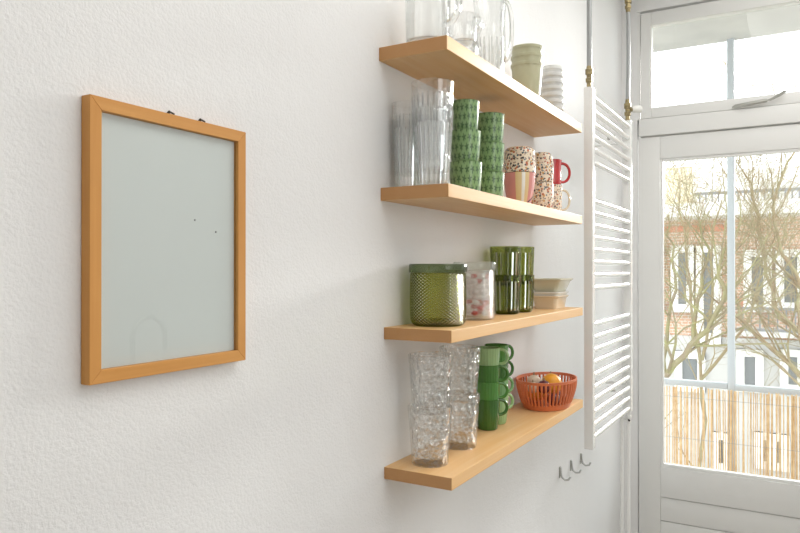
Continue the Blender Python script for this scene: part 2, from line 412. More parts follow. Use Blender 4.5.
# ------------------------------------------------------------------ outside: balcony
DKZ = -1.55
struct(MB().box(WX + .10, 4.48, -2.6, 2.6, H + DKZ - .15, H + DKZ).build('balcony_floor', 'concrete', flat=True))
struct(MB().box(WX + .10, 4.43, -2.6, 2.6, H + 1.325, H + 1.50).build('balcony_ceiling', 'soffit', flat=True))
bp = thing('balcony_post', 'slim blue-grey steel post rising from the balcony edge behind the door glass', 'post', (4.40, .345, DKZ))
MB().box(-.018, .018, -.019, .019, 0, 1.325 - DKZ, .002).build('post_shaft', 'post_grey', bp)
MB().box(-.04, .04, -.04, .04, 0, .008).build('post_foot', 'post_grey', bp)
rl = thing('balcony_railing', 'blue-grey steel balcony rail running above the reed screen', 'railing', (4.40, 0, DKZ))
rb = MB()
rb.box(-.02, .02, .365, 2.4, .858, .893, .003); rb.box(-.02, .02, -2.4, .325, .853, .888, .003)
rb.build('top_rail', 'post_grey', rl)
MB().box(-.012, .012, .365, 2.4, .12, .15).box(-.012, .012, -2.4, .325, .12, .15).build('bottom_rail', 'post_grey', rl)
for k, yy in enumerate((-2.4, -1.5, -.62, 1.25, 2.4)):
    MB().box(-.012, .012, yy - .012, yy + .012, 0, .858).build('baluster', 'post_grey', rl)
random.seed(4)
rs = thing('reed_screen', 'tan reed mat screen wired along the inside of the balcony rail', 'screen', (4.34, 0, DKZ))
rm = MB(); yy = -2.2
while yy < 2.3:
    r = random.uniform(.0018, .0042); 
    if random.random() < .06: r = .006
    top = .862 + random.uniform(-.012, .004); lean = random.uniform(-.009, .009)
    rm.tube([(random.uniform(-.004, .004), yy, .01), (random.uniform(-.004, .004), yy + lean * .5, .45), (random.uniform(-.004, .004), yy + lean, top)], r, 6)
    yy += random.uniform(.007, .0145)
rm.build('reed_mat', 'reed', rs)
for z_ in (.10, .33, .56, .80): MB().tube([(-.008, -2.2, z_), (-.008, 2.3, z_)], .0012, 5).build('binding_wire', 'reed_wire', rs)
# ------------------------------------------------------------------ outside: ground, houses, trees
GZ = -4.6
struct(MB().box(4.6, 40, -16, 26, H + GZ - .2, H + GZ).build('ground', 'ground_green', flat=True))
FX = 14.0
def P(px, py): return atx(px, py, FX)
hs = thing('brick_house', 'pale brick house across the garden with white balconies and tall white windows', 'house', (FX, 0, GZ))
def fb(mb, pxl, pxr, pyt, pyb, x0, x1):      # box on the facade between photographed edges
    a = P(pxl, pyt); b = P(pxr, pyb); mb.box(x0, x1, b.y, a.y, b.z - GZ, a.z - GZ); return mb
yl, yr = 7.5, -8.0
ztop = P(700, 214).z - GZ
MB().box(0, 6, yr, yl, 0, ztop).build('wall', 'brick', hs, flat=True)
MB().box(-.08, 0, yr, yl, 0, P(700, 336).z - GZ).build('lower_wall', 'facade_grey', hs, flat=True)
cz = MB(); cz.box(-1.1, .1, yr, yl, P(700, 220).z - GZ, P(700, 208).z - GZ); cz.box(-.12, 6, yr, yl, ztop, ztop + .15)
cz.build('cornice', 'facade_white', hs, flat=True)
bz = MB(); bz.box(-.9, 0, yr, P(738, 330).y, P(770, 333).z - GZ, P(770, 328).z - GZ); bz.build('balcony_slab', 'facade_grey', hs, flat=True)
fr = MB(); fr.box(-.06, .02, yr, P(738, 300).y, P(770, 307).z - GZ, P(770, 297).z - GZ); fr.box(-.05, .02, P(725, 240).y, P(663, 240).y, P(690, 232).z - GZ, P(690, 226).z - GZ)
fr.build('brick_band', 'facade_red', hs, flat=True)
def railp(parent, xx, ya, yb, z0, z1, name='balcony_rail', mt='rail_dark', st=.13):
    g = MB(); g.box(xx - .02, xx + .02, ya, yb, z1 - .05, z1); g.box(xx - .02, xx + .02, ya, yb, z0, z0 + .04)
    y = ya
    while y < yb: g.box(xx - .012, xx + .012, y, y + .025, z0, z1); y += st
    g.build(name, mt, parent, flat=True)
railp(hs, -.85, yr, P(738, 330).y, P(770, 328).z - GZ, P(770, 305).z - GZ)
railp(hs, -1.0, yr, P(702, 200).y, P(740, 208).z - GZ, P(740, 196).z - GZ, st=.10)
def win(pxl, pxr, pyt, pyb, cols, head=True):
    a = P(pxl, pyt); b = P(pxr, pyb); y0, y1, z0, z1 = b.y, a.y, b.z - GZ, a.z - GZ
    f = MB(); t = .13
    f.box(-.16, .02, y0, y1, z1 - t, z1); f.box(-.16, .02, y0, y1, z0, z0 + t)
    n = cols
    for k in range(n + 1):
        c = y0 + (y1 - y0) * k / n; e = t * .5; c = min(max(c, y0 + e), y1 - e); f.box(-.17, .02, c - e, c + e, z0, z1)
    f.box(-.15, .02, y0, y1, z0, z0 + (z1 - z0) * .12)
    fo = f.build('window_frame', 'facade_white', hs, flat=True)
    g = MB().box(-.11, .01, y0 + .02, y1 - .02, z0 + .02, z1 - .02).build('pane', 'far_window', fo, flat=True)
for a in ((672, 695, 246, 312, 1), (697, 722, 246, 345, 1), (744, 772, 250, 312, 1), (776, 806, 250, 310, 1), (811, 840, 250, 310, 1), (640, 664, 246, 312, 1),
          (676, 706, 350, 392, 1), (737, 764, 348, 392, 1), (780, 806, 348, 392, 1), (712, 732, 430, 470, 1), (755, 790, 430, 470, 2)): win(*a)
# set-back top storey
ts = MB(); ts.box(1.5, 6, yr, yl - .2, ztop + .16, P(700, 172).z - GZ + .2); ts.build('top_storey', 'facade_white', hs, flat=True)
tp = MB().box(1.35, 1.5, P(692, 180).y * 1.1, P(666, 180).y * 1.1, ztop + .2, P(680, 168).z - GZ + .2).build('top_storey_door', 'facade_beige', hs, flat=True)
for a in ((762, 776), (784, 800)):
    g = MB().box(1.38, 1.5, P(a[1], 180).y * 1.1, P(a[0], 180).y * 1.1, ztop + .3, P(700, 178).z - GZ).build('top_storey_window', 'facade_grey', hs, flat=True)
far = thing('beige_house', 'pale beige house beyond, showing left of the post above the roof terrace', 'house', (24, 12.2, GZ))
MB().box(0, 5, -2.6, 3, 0, 8.4).build('wall', 'facade_beige', far, flat=True)
rf = MB(); rf.box(-.3, 5.2, -2.8, 3.2, 8.4, 8.7).build('roof', 'facade_grey', far, flat=True)

def tree(name, label, base, limbs, mt, seed, depth=4, spread=.55, r0=.09):
    random.seed(seed); g = MB()
    def grow(p, d, L, r, k):
        n = 4; pts = [p]; rr = [r]; q = p.copy(); dd = d.copy()
        for i in range(n):
            dd = (dd + Vector((random.gauss(0, .13), random.gauss(0, .16), random.gauss(.03, .13)))).normalized()
            q = q + dd * L / n; pts.append(q.copy()); rr.append(r * (1 - .6 * (i + 1) / n))
            if k > 0 and i >= 1:
                for _ in range(1 if random.random() < .75 else 2):
                    nd = (dd + Vector((random.gauss(0, spread), random.gauss(0, spread), random.gauss(.12, spread)))).normalized()
                    grow(q.copy(), nd, L * random.uniform(.5, .78), max(rr[-1] * .62, .0028), k - 1)
        g.tube(pts, rr, 5 if k > 1 else 4, cap=False)
    base = Vector(base)
    for pts, r in limbs:
        v = [Vector(p) for p in pts]; fine = []
        for a, b in zip(v, v[1:]):
            for i in range(3): fine.append(a.lerp(b, i / 3) + Vector((random.gauss(0, .02), random.gauss(0, .03), 0)))
        fine.append(v[-1]); N = len(fine)
        rr = [r * .62 * (1 - .7 * i / N) for i in range(N)]
        g.tube(fine, rr, 7, cap=False)
        for i in range(2, N):
            for _ in range(1):
                t = (fine[i] - fine[i - 1]).normalized()
                grow(fine[i].copy(), (t + Vector((random.gauss(0, .6), random.gauss(0, .7), random.gauss(.25, .4)))).normalized(), random.uniform(.6, 1.35), rr[i] * .5, depth - 1)
    o = g.build(name, mt); o.data.transform(Matrix.Translation(-base)); o.location = base + Vector((0, 0, H))
    return tag(o, label, 'tree')
def q(px, py, X): return tuple(atx(px, py, X))
b0 = q(668, 400, 9.0); b0 = (9.0, b0[1] + .9, GZ)
tree('bare_tree', 'bare tree with mossy yellow-green limbs sweeping up left of the post', b0,
     [([b0, (9.0, b0[1] - .2, -2.2), q(665, 374, 9.0), q(690, 345, 9.1), q(712, 322, 9.0), q(720, 290, 9.0), q(724, 250, 9.1)], .085),
      ([q(690, 345, 9.1), q(698, 300, 9.2), q(706, 262, 9.3), q(700, 225, 9.3)], .05),
      ([q(665, 374, 9.0), q(668, 330, 9.2), q(676, 290, 9.3), q(672, 245, 9.3), q(668, 215, 9.3)], .045),
      ([q(712, 322, 9.0), q(688, 300, 8.9), q(672, 268, 8.9)], .03)], 'bark', 3, depth=3)
b1 = (9.6, q(840, 400, 9.6)[1], GZ)
tree('bare_tree', 'bare tree with tangled thin branches seen right of the post', b1,
     [([b1, q(835, 420, 9.6), q(800, 372, 9.6), q(765, 345, 9.5), q(742, 318, 9.5), q(733, 280, 9.5)], .07),
      ([q(835, 420, 9.6), q(806, 345, 9.7), q(775, 305, 9.6), q(765, 260, 9.6), q(756, 215, 9.6), q(742, 170, 9.6)], .05),
      ([q(820, 372, 9.6), q(796, 330, 9.5), q(805, 290, 9.5), q(772, 235, 9.4), q(778, 190, 9.4), q(796, 150, 9.4)], .05),
      ([q(805, 290, 9.5), q(780, 262, 9.5), q(760, 240, 9.5), q(738, 226, 9.5)], .025)], 'bark_brown', 11, depth=4)
b2 = (11.0, q(700, 400, 11.0)[1], GZ)
tree('bare_tree', 'slender brown tree with fine twigs standing close to the brick house', b2,
     [([b2, q(703, 420, 11.0), q(700, 360, 11.0), q(690, 300, 11.0), q(686, 250, 11.0), q(680, 190, 11.0)], .05),
      ([q(700, 360, 11.0), q(716, 300, 11.0), q(712, 240, 11.0), q(722, 200, 11.0)], .04),
      ([q(700, 380, 11.0), q(745, 330, 11.0), q(760, 280, 11.0), q(785, 230, 11.0)], .04)], 'bark_brown', 21, depth=3)

# ------------------------------------------------------------------ picture frame
fx0, fx1, fz0, fz1 = .5264, .7945, -.1390, .2090; fy = .733; fw_ = .0165
fr = thing('picture_frame', 'orange-stained wooden frame with glass over blank white paper on the plaster wall', 'picture frame', ((fx0 + fx1) / 2, WY, (fz0 + fz1) / 2))
hx, hz = (fx1 - fx0) / 2, (fz1 - fz0) / 2
def rail_(corners, mt, nm='frame_rail'):
    # mitred bar: outer edge / inner edge corner pairs in local x,z
    g = MB(); y0, y1 = -.0005, fy - WY
    v = []
    for y in (y0, y1):
        for (x, z) in corners: v.append(g.bm.verts.new((x, y, z)))
    g.bm.faces.new(v[0:4]); g.bm.faces.new(v[4:8][::-1])
    for i in range(4): j = (i + 1) % 4; g.bm.faces.new((v[i], v[j], v[4 + j], v[4 + i]))
    es = list(g.bm.edges); bmesh.ops.recalc_face_normals(g.bm, faces=g.bm.faces); bmesh.ops.bevel(g.bm, geom=es, offset=.0006, segments=1, affect='EDGES')
    return g.build(nm, mt, fr, flat=True)
iw = fw_
rail_([(-hx, hz), (hx, hz), (hx - iw, hz - iw), (-hx + iw, hz - iw)], 'frame_wood_x')
rail_([(-hx, -hz), (hx, -hz), (hx - iw, -hz + iw), (-hx + iw, -hz + iw)], 'frame_wood_x')
rail_([(-hx, -hz), (-hx, hz), (-hx + iw, hz - iw), (-hx + iw, -hz + iw)], 'frame_wood_z')
rail_([(hx, -hz), (hx, hz), (hx - iw, hz - iw), (hx - iw, -hz + iw)], 'frame_wood_z')
MB().box(-hx + iw, hx - iw, -.008, -.006, -hz + iw, hz - iw).build('blank_paper', 'paper', fr, flat=True)
MB().box(-hx + iw, hx - iw, -.0115, -.0100, -hz + iw, hz - iw).build('glass_pane', 'frame_glass', fr, flat=True)
for (px_, py_) in ((195, 220), (216, 232)):
    p = at(px_, WY - .0088, py_); MB().ball((p.x - fr.location.x, -.0085, p.z + H - fr.location.z), .0012, u=8, v=6).build('speck', 'dark_metal', fr)
for px_ in (172, 203):
    p = at(px_, .742, 112); g = MB(); lx = p.x - fr.location.x
    g.tube([(lx - .006, -.004, hz), (lx - .005, -.006, hz + .004), (lx, -.006, hz + .005), (lx + .005, -.006, hz + .004), (lx + .006, -.004, hz)], .0014, 7)
    g.ball((lx - .003, -.006, hz + .005), .0022, u=8, v=6)
    g.build('hanger', 'dark_metal', fr)
# ------------------------------------------------------------------ shelves
SH = [(.4559, 1.2064, 2.165, .0275), (.1677, 1.2127, 2.165, .0265), (-.1212, 1.2259, 2.175, .0250), (-.4116, 1.2267, 2.175, .0250)]
slab = ['topmost pale pine wall shelf, carrying glass mugs, a pitcher and nested bowls',
        'second pine wall shelf from the top, carrying clear tumblers and green printed cups',
        'third pine wall shelf from the top, carrying the green glass jar',
        'lowest pine wall shelf, carrying green mugs and the red basket']
for (z, xa, xb, th), lb in zip(SH, slab):
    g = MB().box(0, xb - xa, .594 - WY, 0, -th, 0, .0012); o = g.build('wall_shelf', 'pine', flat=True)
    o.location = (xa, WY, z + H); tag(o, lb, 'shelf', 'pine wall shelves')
Z1, Z2, Z3, Z4 = [s[0] for s in SH]
RD = math.atan2(-.865, .502)       # direction that points to the right in the photo
def handle(r, z0, z1, out, ang, th, n=14, fl=0.0):
    pts = []
    zc = (z0 + z1) / 2; hh = (z1 - z0) / 2
    for i in range(n + 1):
        a = -PI / 2 + PI * i / n
        rad = r - .002 + out * math.cos(a) ** .7 if 0 < i < n else r - .002
        pts.append((rad * math.cos(ang), rad * math.sin(ang), zc + hh * math.sin(a)))
    return MB().tube(pts, th, 8)
def vessel(prof_out, t, base, n=48, rim=True):
    """closed wall: outer profile (r, z) bottom to top, wall t, base thickness"""
    top = prof_out[-1][1]; pr = [(0, 0)] + [(prof_out[0][0] - .0015, 0)] + [(r, z if i else .0015) for i, (r, z) in enumerate(prof_out)]
    def ro(z):
        for (a, za), (b, zb) in zip(prof_out, prof_out[1:]):
            if za <= z <= zb: return a + (b - a) * (z - za) / max(zb - za, 1e-9)
        return prof_out[-1][0]
    pr += [(prof_out[-1][0] - t / 2, top + t * .35)]
    inner = [(r - t, z) for r, z in prof_out if z > base + .001][::-1] + [(ro(base + .002) - t, base + .002), (ro(base) - t * 1.6, base), (0, base)]
    return MB().lathe(pr + inner, n)
def smoothp(pts, k=3):
    out = []
    for i in range(len(pts) - 1):
        p0 = pts[max(i - 1, 0)]; p1 = pts[i]; p2 = pts[i + 1]; p3 = pts[min(i + 2, len(pts) - 1)]
        for j in range(k):
            t = j / k
            f = lambda a, b, c, d: .5 * ((2 * b) + (-a + c) * t + (2 * a - 5 * b + 4 * c - d) * t * t + (-a + 3 * b - 3 * c + d) * t ** 3)
            out.append((f(p0[0], p1[0], p2[0], p3[0]), f(p0[1], p1[1], p2[1], p3[1])))
    out.append(pts[-1]); return out
# ---- shelf 1
p = at(428, .665)
t = thing('glass_mug', 'large clear glass mug at the left end of the topmost shelf', 'mug', (p.x, .665, Z1))
vessel([(.040, 0), (.0455, .008), (.0465, .04), (.0465, .13)], .003, .012).build('mug_body', 'clear_glass', t)
handle(.0465, .040, .125, .034, math.radians(-100), .0065).build('mug_handle', 'solid_glass', t)
p = at(463, .672)
cup0 = thing('glass_cup', 'small clear glass cup with a ring handle, lower of two beside the large mug', 'cup', (p.x, .672, Z1), 'small stacked glass cups')
vessel([(.022, 0), (.028, .006), (.033, .03), (.035, .062)], .0022, .006).build('cup_body', 'clear_glass', cup0)
handle(.0335, .018, .052, .020, math.radians(-108), .004).build('cup_handle', 'solid_glass', cup0)
dup(cup0, (p.x, .672, Z1 + .0635), 'small clear glass cup with a ring handle, upper of two beside the large mug', rotz=math.radians(8))
p = at(490, .665)
t = thing('glass_pitcher', 'tall fluted clear glass pitcher with a handle on the topmost shelf', 'pitcher', (p.x, .665, Z1))
vessel(smoothp([(.033, 0), (.036, .01), (.0375, .06), (.0385, .11), (.037, .15), (.040, .2), (.048, .24)]), .003, .010).build('pitcher_body', 'fluted_clear_glass', t)
handle(.0375, .055, .20, .022, math.radians(-90), .0055).build('pitcher_handle', 'solid_glass', t)
p = at(527, .67)
sg = None
for k, lb in enumerate(('bottom one of three nested sage green bowls on the topmost shelf', 'middle one of three nested sage green bowls on the topmost shelf', 'uppermost of three nested sage green bowls, its plain rim fully showing')):
    if sg is None:
        sg = vessel(smoothp([(.027, 0), (.031, .004), (.0375, .04), (.0410, .08), (.0430, .112), (.0452, .1145), (.0458, .122)]), .0022, .004).build('sage_bowl', 'sage_glaze')
        o = sg
    else: o = sg.copy(); C.objects.link(o)
    o.location = (p.x, .67, Z1 + H + k * .0235); tag(o, lb, 'bowl', 'nested sage bowls')
p = at(551.5, .67)
wb = None; names = ['bottom one', 'second from the bottom', 'third from the bottom', 'fourth from the bottom', 'fifth from the bottom', 'second from the top', 'topmost one']
for k in range(7):
    if wb is None:
        wb = vessel(smoothp([(.016, 0), (.019, .003), (.030, .018), (.0345, .033), (.0370, .037), (.0372, .046)]), .0018, .004).build('dessert_bowl', 'white_milk_glass'); o = wb
    else: o = wb.copy(); C.objects.link(o)
    o.location = (p.x, .67, Z1 + H + k * .0205); tag(o, names[k] + ' in the stack of seven small whitish glass bowls by the radiator', 'bowl', 'stacked white dessert bowls')
# ---- shelf 2
def stack(first, x, y, z, step, labels, cat, grp, jit=0, rot=0):
    for k, lb in enumerate(labels):
        o = first if k == 0 else (dup(first, (0, 0, 0)) if first.type == 'EMPTY' else first.copy())
        if k and first.type != 'EMPTY': C.objects.link(o)
        o.location = (x + (jit * (k % 2) if k else 0), y, z + H + k * step); o.rotation_euler = (0, 0, rot + k * .7); tag(o, lb, cat, grp)
tg = vessel([(.0335, 0), (.0345, .01), (.0435, .150)], .0016, .006, 64).build('ribbed_tumbler', 'ribbed_clear_glass')
p = at(432.5, .645)
stack(tg, p.x, .645, Z2, .029, ['bottom one of the nested clear ribbed tumblers at the shelf front', 'middle one of the nested clear ribbed tumblers at the shelf front', 'top one of the nested clear ribbed tumblers at the shelf front'], 'tumbler', 'nested ribbed tumblers')
p = at(410, .712)
for k, lb in enumerate(['lower of the two narrower clear tumblers close to the wall, left end of second shelf', 'upper of the two narrower clear tumblers close to the wall, left end of second shelf']):
    o = tg.copy(); C.objects.link(o); o.location = (p.x - .008, .715, Z2 + H + k * .029); o.scale = (.74, .74, 1); tag(o, lb, 'tumbler', 'narrow tumblers by the wall')
gc = thing('printed_cup', '', 'cup', (0, 0, 0))
vessel(smoothp([(.029, 0), (.0325, .004), (.0355, .03), (.0375, .071)]), .0025, .005).build('cup_body', 'green_print', gc)
MB().lathe([(.0372, .0705), (.0378, .0722), (.0360, .0727), (.0352, .0712), (.0372, .0705)], 48).build('cup_rim', 'green_print', gc)
def fresh(first, locv, lb, cat, grp, rot=0, sc=None):
    o = dup(first, locv, lb, rotz=rot, group=grp, sc=sc); o['category'] = cat; return o
pA = at(465.5, .655); pB = at(489.5, .675)
gc.location = (pA.x, .655, Z2 + H); tag(gc, 'bottom green printed cup in the left, front stack of three', 'cup', 'green printed cups')
fresh(gc, (pA.x - .001, .656, Z2 + .0730), 'middle green printed cup in the left, front stack of three', 'cup', 'green printed cups', .9, (.95, .95, .96))
fresh(gc, (pA.x + .004, .657, Z2 + .1435), 'top green printed cup in the left, front stack of three', 'cup', 'green printed cups', 2.1, (.84, .84, .93))
for k, w_ in enumerate(('bottom', 'middle', 'top')):
    fresh(gc, (pB.x, .675, Z2 + k * .0730), w_ + ' green printed cup in the right stack, next to the pink striped cup', 'cup', 'green printed cups', .5 + k)
# pink cup with inverted speckled cup over it
p = at(519.5, .67)
pc = thing('striped_cup', 'pink cup with cream and white stripes under an upturned speckled cup', 'cup', (p.x, .67, Z2))
vessel(smoothp([(.026, 0), (.029, .003), (.036, .03), (.041, .06), (.0440, .094)]), .0025, .005).build('cup_body', 'pink_stripe', pc)
def inv(z, r, h): return None
spb = thing('speckled_bowl', 'cream speckled bowl upturned on the pink striped cup', 'bowl', (p.x, .67, Z2 + .0955 + .0715))
vessel(smoothp([(.026, 0), (.035, .003), (.0425, .016), (.0440, .05), (.0440, .0705)]), .003, .006).build('bowl_body', 'speckle_glaze', spb)
spb.rotation_euler = (PI, 0, 0)
p = at(541.5, .67)
sb2 = thing('speckled_cup', 'lower cream speckled cup between the pink cup and the mugs', 'cup', (p.x, .67, Z2), 'paired speckled cups')
vessel(smoothp([(.022, 0), (.028, .004), (.0345, .02), (.0360, .05), (.0345, .088)]), .003, .006).build('cup_body', 'speckle_glaze', sb2)
o = dup(sb2, (p.x, .67, Z2 + .0895 + .0895), 'upper speckled cup, turned rim down on its twin, left of the red mug'); o.rotation_euler = (PI, 0, .6)
p = at(552, .682)
mg = thing('small_mug', 'cream speckled mug with a plain handle, beneath the red mug', 'mug', (p.x, .682, Z2), 'two stacked mugs')
vessel(smoothp([(.025, 0), (.029, .003), (.031, .03), (.032, .097)]), .003, .006).build('mug_body', 'speckle_glaze', mg)
handle(.032, .020, .084, .030, RD + .2, .0035).build('mug_handle', 'cream_glaze', mg)
mg2 = thing('small_mug', 'glossy red mug on top of a speckled mug near the radiator', 'mug', (p.x, .682, Z2 + .0985), 'two stacked mugs')
vessel(smoothp([(.025, 0), (.029, .003), (.0285, .03), (.0285, .05), (.031, .078)]), .003, .006).build('mug_body', 'red_glaze', mg2)
handle(.029, .010, .070, .033, RD + .2, .0045).build('mug_handle', 'red_glaze', mg2)
# ---- shelf 3
p = at(438, .677)
jr = thing('glass_jar', 'wide dark green bubble-textured glass jar with a flat lid', 'jar', (p.x, .677, Z3))
vessel(smoothp([(.050, 0), (.057, .006), (.0605, .02), (.0610, .07), (.0600, .112)]), .003, .010, 72).build('jar_body', 'bubble_green_glass', jr)
MB().lathe([(0, .1135), (.0615, .1135), (.0630, .116), (.0630, .130), (.0615, .132), (0, .132)], 64).build('jar_lid', 'lid_green_glass', jr)
p = at(474.5, .68)
jc = thing('glass_jar', 'clear bubble-textured glass jar with red and white sweets inside', 'jar', (p.x, .68, Z3))
vessel(smoothp([(.041, 0), (.047, .006), (.049, .02), (.0495, .07), (.0490, .118)]), .003, .008, 72).build('jar_body', 'bubble_clear_glass', jc)
MB().lathe([(0, .1195), (.0500, .1195), (.0512, .122), (.0512, .136), (.0500, .138), (0, .138)], 64).build('jar_lid', 'clear_glass_soft', jc)
random.seed(7); nsw = 0
for lay in range(8):
    for k in range(7):
        a = 2 * PI * k / 7 + lay * .45 + random.uniform(-.1, .1); r = .033
        px_, py_, pz_ = p.x + r * math.cos(a), .68 + r * math.sin(a), Z3 + H + .0165 + lay * .0125
        mt = 'candy_red' if (lay < 3 and k % 2 == 0) or (lay > 5 and random.random() < .5) else 'candy_white'
        c = 'red' if mt == 'candy_red' else 'white'
        if nsw == 0:
            g = MB(); g.ball((0, 0, 0), .0085, (1, 1, .72), 12, 8); swr = g.build('sweet', 'candy_red'); o = swr; c0 = None
            g = MB(); g.ball((0, 0, 0), .0085, (1, 1, .72), 12, 8); sww = g.build('sweet', 'candy_white'); sww_used = False
            c = 'red'
        elif mt == 'candy_red': o = swr.copy(); C.objects.link(o)
        elif not sww_used: o = sww; sww_used = True
        else: o = sww.copy(); C.objects.link(o)
        o.location = (px_, py_, pz_); nsw += 1
        tag(o, c + ' wrapped sweet inside the clear glass jar', 'sweet', c + ' sweets in the clear jar')
rt = vessel(smoothp([(.031, 0), (.036, .004), (.0385, .02), (.0405, .06), (.0425, .104)]), .0026, .008, 72).build('ribbed_green_tumbler', 'ribbed_green_glass')
p = at(505.5, .69)
pq = at(518.5, .69)
stack(rt, p.x, .69, Z3, .0770, ['lower green ribbed glass tumbler of the front pair beside the clear jar', 'upper green ribbed glass tumbler of the front pair beside the clear jar'], 'tumbler', 'green ribbed tumblers')
for k, w_ in enumerate(('lower', 'upper')):
    o = rt.copy(); C.objects.link(o); o.location = (pq.x, .688, Z3 + H + k * .0785); tag(o, w_ + ' green ribbed glass tumbler of the rear pair, next to the oven dishes', 'tumbler', 'green ribbed tumblers')
def dish(name, lx, ly, h, flare, t, mt, locv, label, grp, rot=0):
    bm = MB()
    def ring(a, b, z, n=8, rc=.012):
        pts = []
        for (sx, sy, a0) in ((1, 1, 0), (-1, 1, PI / 2), (-1, -1, PI), (1, -1, 3 * PI / 2)):
            for i in range(n): 
                an = a0 + PI / 2 * i / (n - 1); pts.append(bm.bm.verts.new((sx * (a - rc) + rc * math.cos(an), sy * (b - rc) + rc * math.sin(an), z)))
        return pts
    L = [ring(lx, ly, 0), ring(lx + flare * .8, ly + flare * .8, h * .8), ring(lx + flare + .004, ly + flare + .004, h - .003), ring(lx + flare + .004, ly + flare + .004, h),
         ring(lx + flare - t, ly + flare - t, h - .001), ring(lx - t * .5, ly - t * .5, t * 1.2)]
    for a, b in zip(L, L[1:]):
        for i in range(len(a)): j = (i + 1) % len(a); bm.bm.faces.new((a[i], a[j], b[j], b[i]))
    bm.bm.faces.new(L[0][::-1]); bm.bm.faces.new(L[-1])
    o = bm.build(name, mt); o.location = (locv[0], locv[1], locv[2] + H); o.rotation_euler = (0, 0, rot); tag(o, label, 'dish', grp); return o
p = at(549, .675)
dish('oven_dish', .050, .034, .040, .006, .003, 'cream_glaze', (p.x, .672, Z3), 'beige rectangular oven dish at the bottom of the dish stack', 'stacked oven dishes')
dish('oven_dish', .049, .033, .040, .008, .003, 'white_glaze', (p.x + .001, .672, Z3 + .0120), 'white-rimmed rectangular dish in the middle of the dish stack', 'stacked oven dishes')
dish('oven_dish', .048, .032, .050, .019, .003, 'sage_cream_glaze', (p.x + .002, .672, Z3 + .0420), 'flared greenish-cream dish on top of the dish stack', 'stacked oven dishes')
# ---- shelf 4
def octo():
    return vessel(smoothp([(.037, 0), (.0390, .004), (.0400, .02), (.0435, .07), (.0478, .122)]), .0034, .016, 64)
cg = octo().build('cut_glass_tumbler', 'cut_glass')
p = at(430, .68); p2 = at(459.5, .685)
cg.location = (p.x, .68, Z4 + H); tag(cg, 'lower heavy cut-glass tumbler at the left end of the lowest shelf', 'tumbler', 'cut-glass tumblers')
def cgc(x, y, z, lb, rot, tilt=0):
    o = cg.copy(); C.objects.link(o); o.location = (x, y, z + H); o.rotation_euler = (tilt, tilt * .6, rot); tag(o, lb, 'tumbler', 'cut-glass tumblers'); return o
cgc(p.x + .001, .679, Z4 + .1085, 'upper cut-glass tumbler, set in the leftmost one on the lowest shelf', 1.0, .0)
cgc(p2.x, .685, Z4, 'lower cut-glass tumbler of the second pair, beside the green mugs', 2.0)
cgc(p2.x + .001, .684, Z4 + .1085, 'upper cut-glass tumbler of the second pair, beside the green mugs', 3.0)
def mug(colr, x, y, z, lb, ang):
    t = thing('espresso_mug', lb, 'mug', (x, y, z), 'stacked green mugs', ang)
    vessel(smoothp([(.022, 0), (.0255, .004), (.0290, .030), (.0320, .0780)]), .0024, .005).build('mug_body', 'mug_' + colr, t)
    handle(.0300, .036, .074, .0235, 0, .0042, 16).build('mug_handle', 'mug_' + colr, t); return t
p = at(487.5, .698); cs = ('green_dark', 'green_leaf', 'green_mid', 'green_pale')
lbs = ('dark green mug at the bottom of the front mug stack', 'leaf green mug, second from the bottom of the front mug stack', 'deep green mug, third from the bottom of the front mug stack', 'pale green mug topping the front mug stack')
for k in range(4): mug(cs[k], p.x, .698, Z4 + k * .0437, lbs[k], RD + .12 - .05 * k)
p = at(496.5, .704); cs = ('green_pale', 'green_soft', 'green_dark', 'green_leaf')
lbs = ('pale green mug at the bottom of the rear mug stack', 'soft green mug, second from the bottom of the rear mug stack', 'dark green mug, third from the bottom of the rear mug stack', 'leaf green mug topping the rear mug stack near the basket')
for k in range(4): mug(cs[k], p.x, .704, Z4 + k * .0437, lbs[k], RD + .45)
# basket
p = at(546.5, .661); BX, BY = p.x, .661
bk = thing('fruit_basket', 'terracotta red slotted oval plastic basket holding fruit', 'basket', (BX, BY, Z4))
A, B, hB, nb = .121, .086, .086, 46
def el(f, k, n=nb * 2): a = 2 * PI * k / n; return A * f * math.cos(a), B * f * math.sin(a)
def ring_band(f0, z0, f1, z1, t):
    g = MB(); n = nb * 2; rs_ = []
    for (f, z, o_) in ((f0, z0, 0), (f1, z1, 0), (f1, z1, -t), (f0, z0, -t)):
        rs_.append([g.bm.verts.new((math.cos(2 * PI * k / n) * (A * f + o_), math.sin(2 * PI * k / n) * (B * f + o_), z)) for k in range(n)])
    for i in range(4):
        a, b = rs_[i], rs_[(i + 1) % 4]
        for k in range(n): g.bm.faces.new((a[k], a[(k + 1) % n], b[(k + 1) % n], b[k]))
    return g
ring_band(.985, hB - .008, 1.0, hB, .0035).build('basket_rim', 'basket_plastic', bk)
g = ring_band(.76, .001, .82, .017, .003)
nn = nb * 2; vs = [g.bm.verts.new((math.cos(2 * PI * k / nn) * A * .76, math.sin(2 * PI * k / nn) * B * .76, .0012)) for k in range(nn)]; v2 = [g.bm.verts.new((v.co.x, v.co.y, .004)) for v in vs]
g.bm.faces.new(vs[::-1]); g.bm.faces.new(v2)
for k in range(nn): g.bm.faces.new((vs[k], vs[(k + 1) % nn], v2[(k + 1) % nn], v2[k]))
g.build('basket_base', 'basket_plastic', bk)
g = MB()
for k in range(nb):
    pts = []
    for i in range(7):
        u = i / 6; f = .82 + .165 * math.sin(u * PI / 2); z = .016 + (hB - .022) * u; a = 2 * PI * k / nb
        pts.append(((A * f - .0015) * math.cos(a), (B * f - .0015) * math.sin(a), z))
    g.tube(pts, .0031, 6)
g.build('basket_slats', 'basket_plastic', bk)
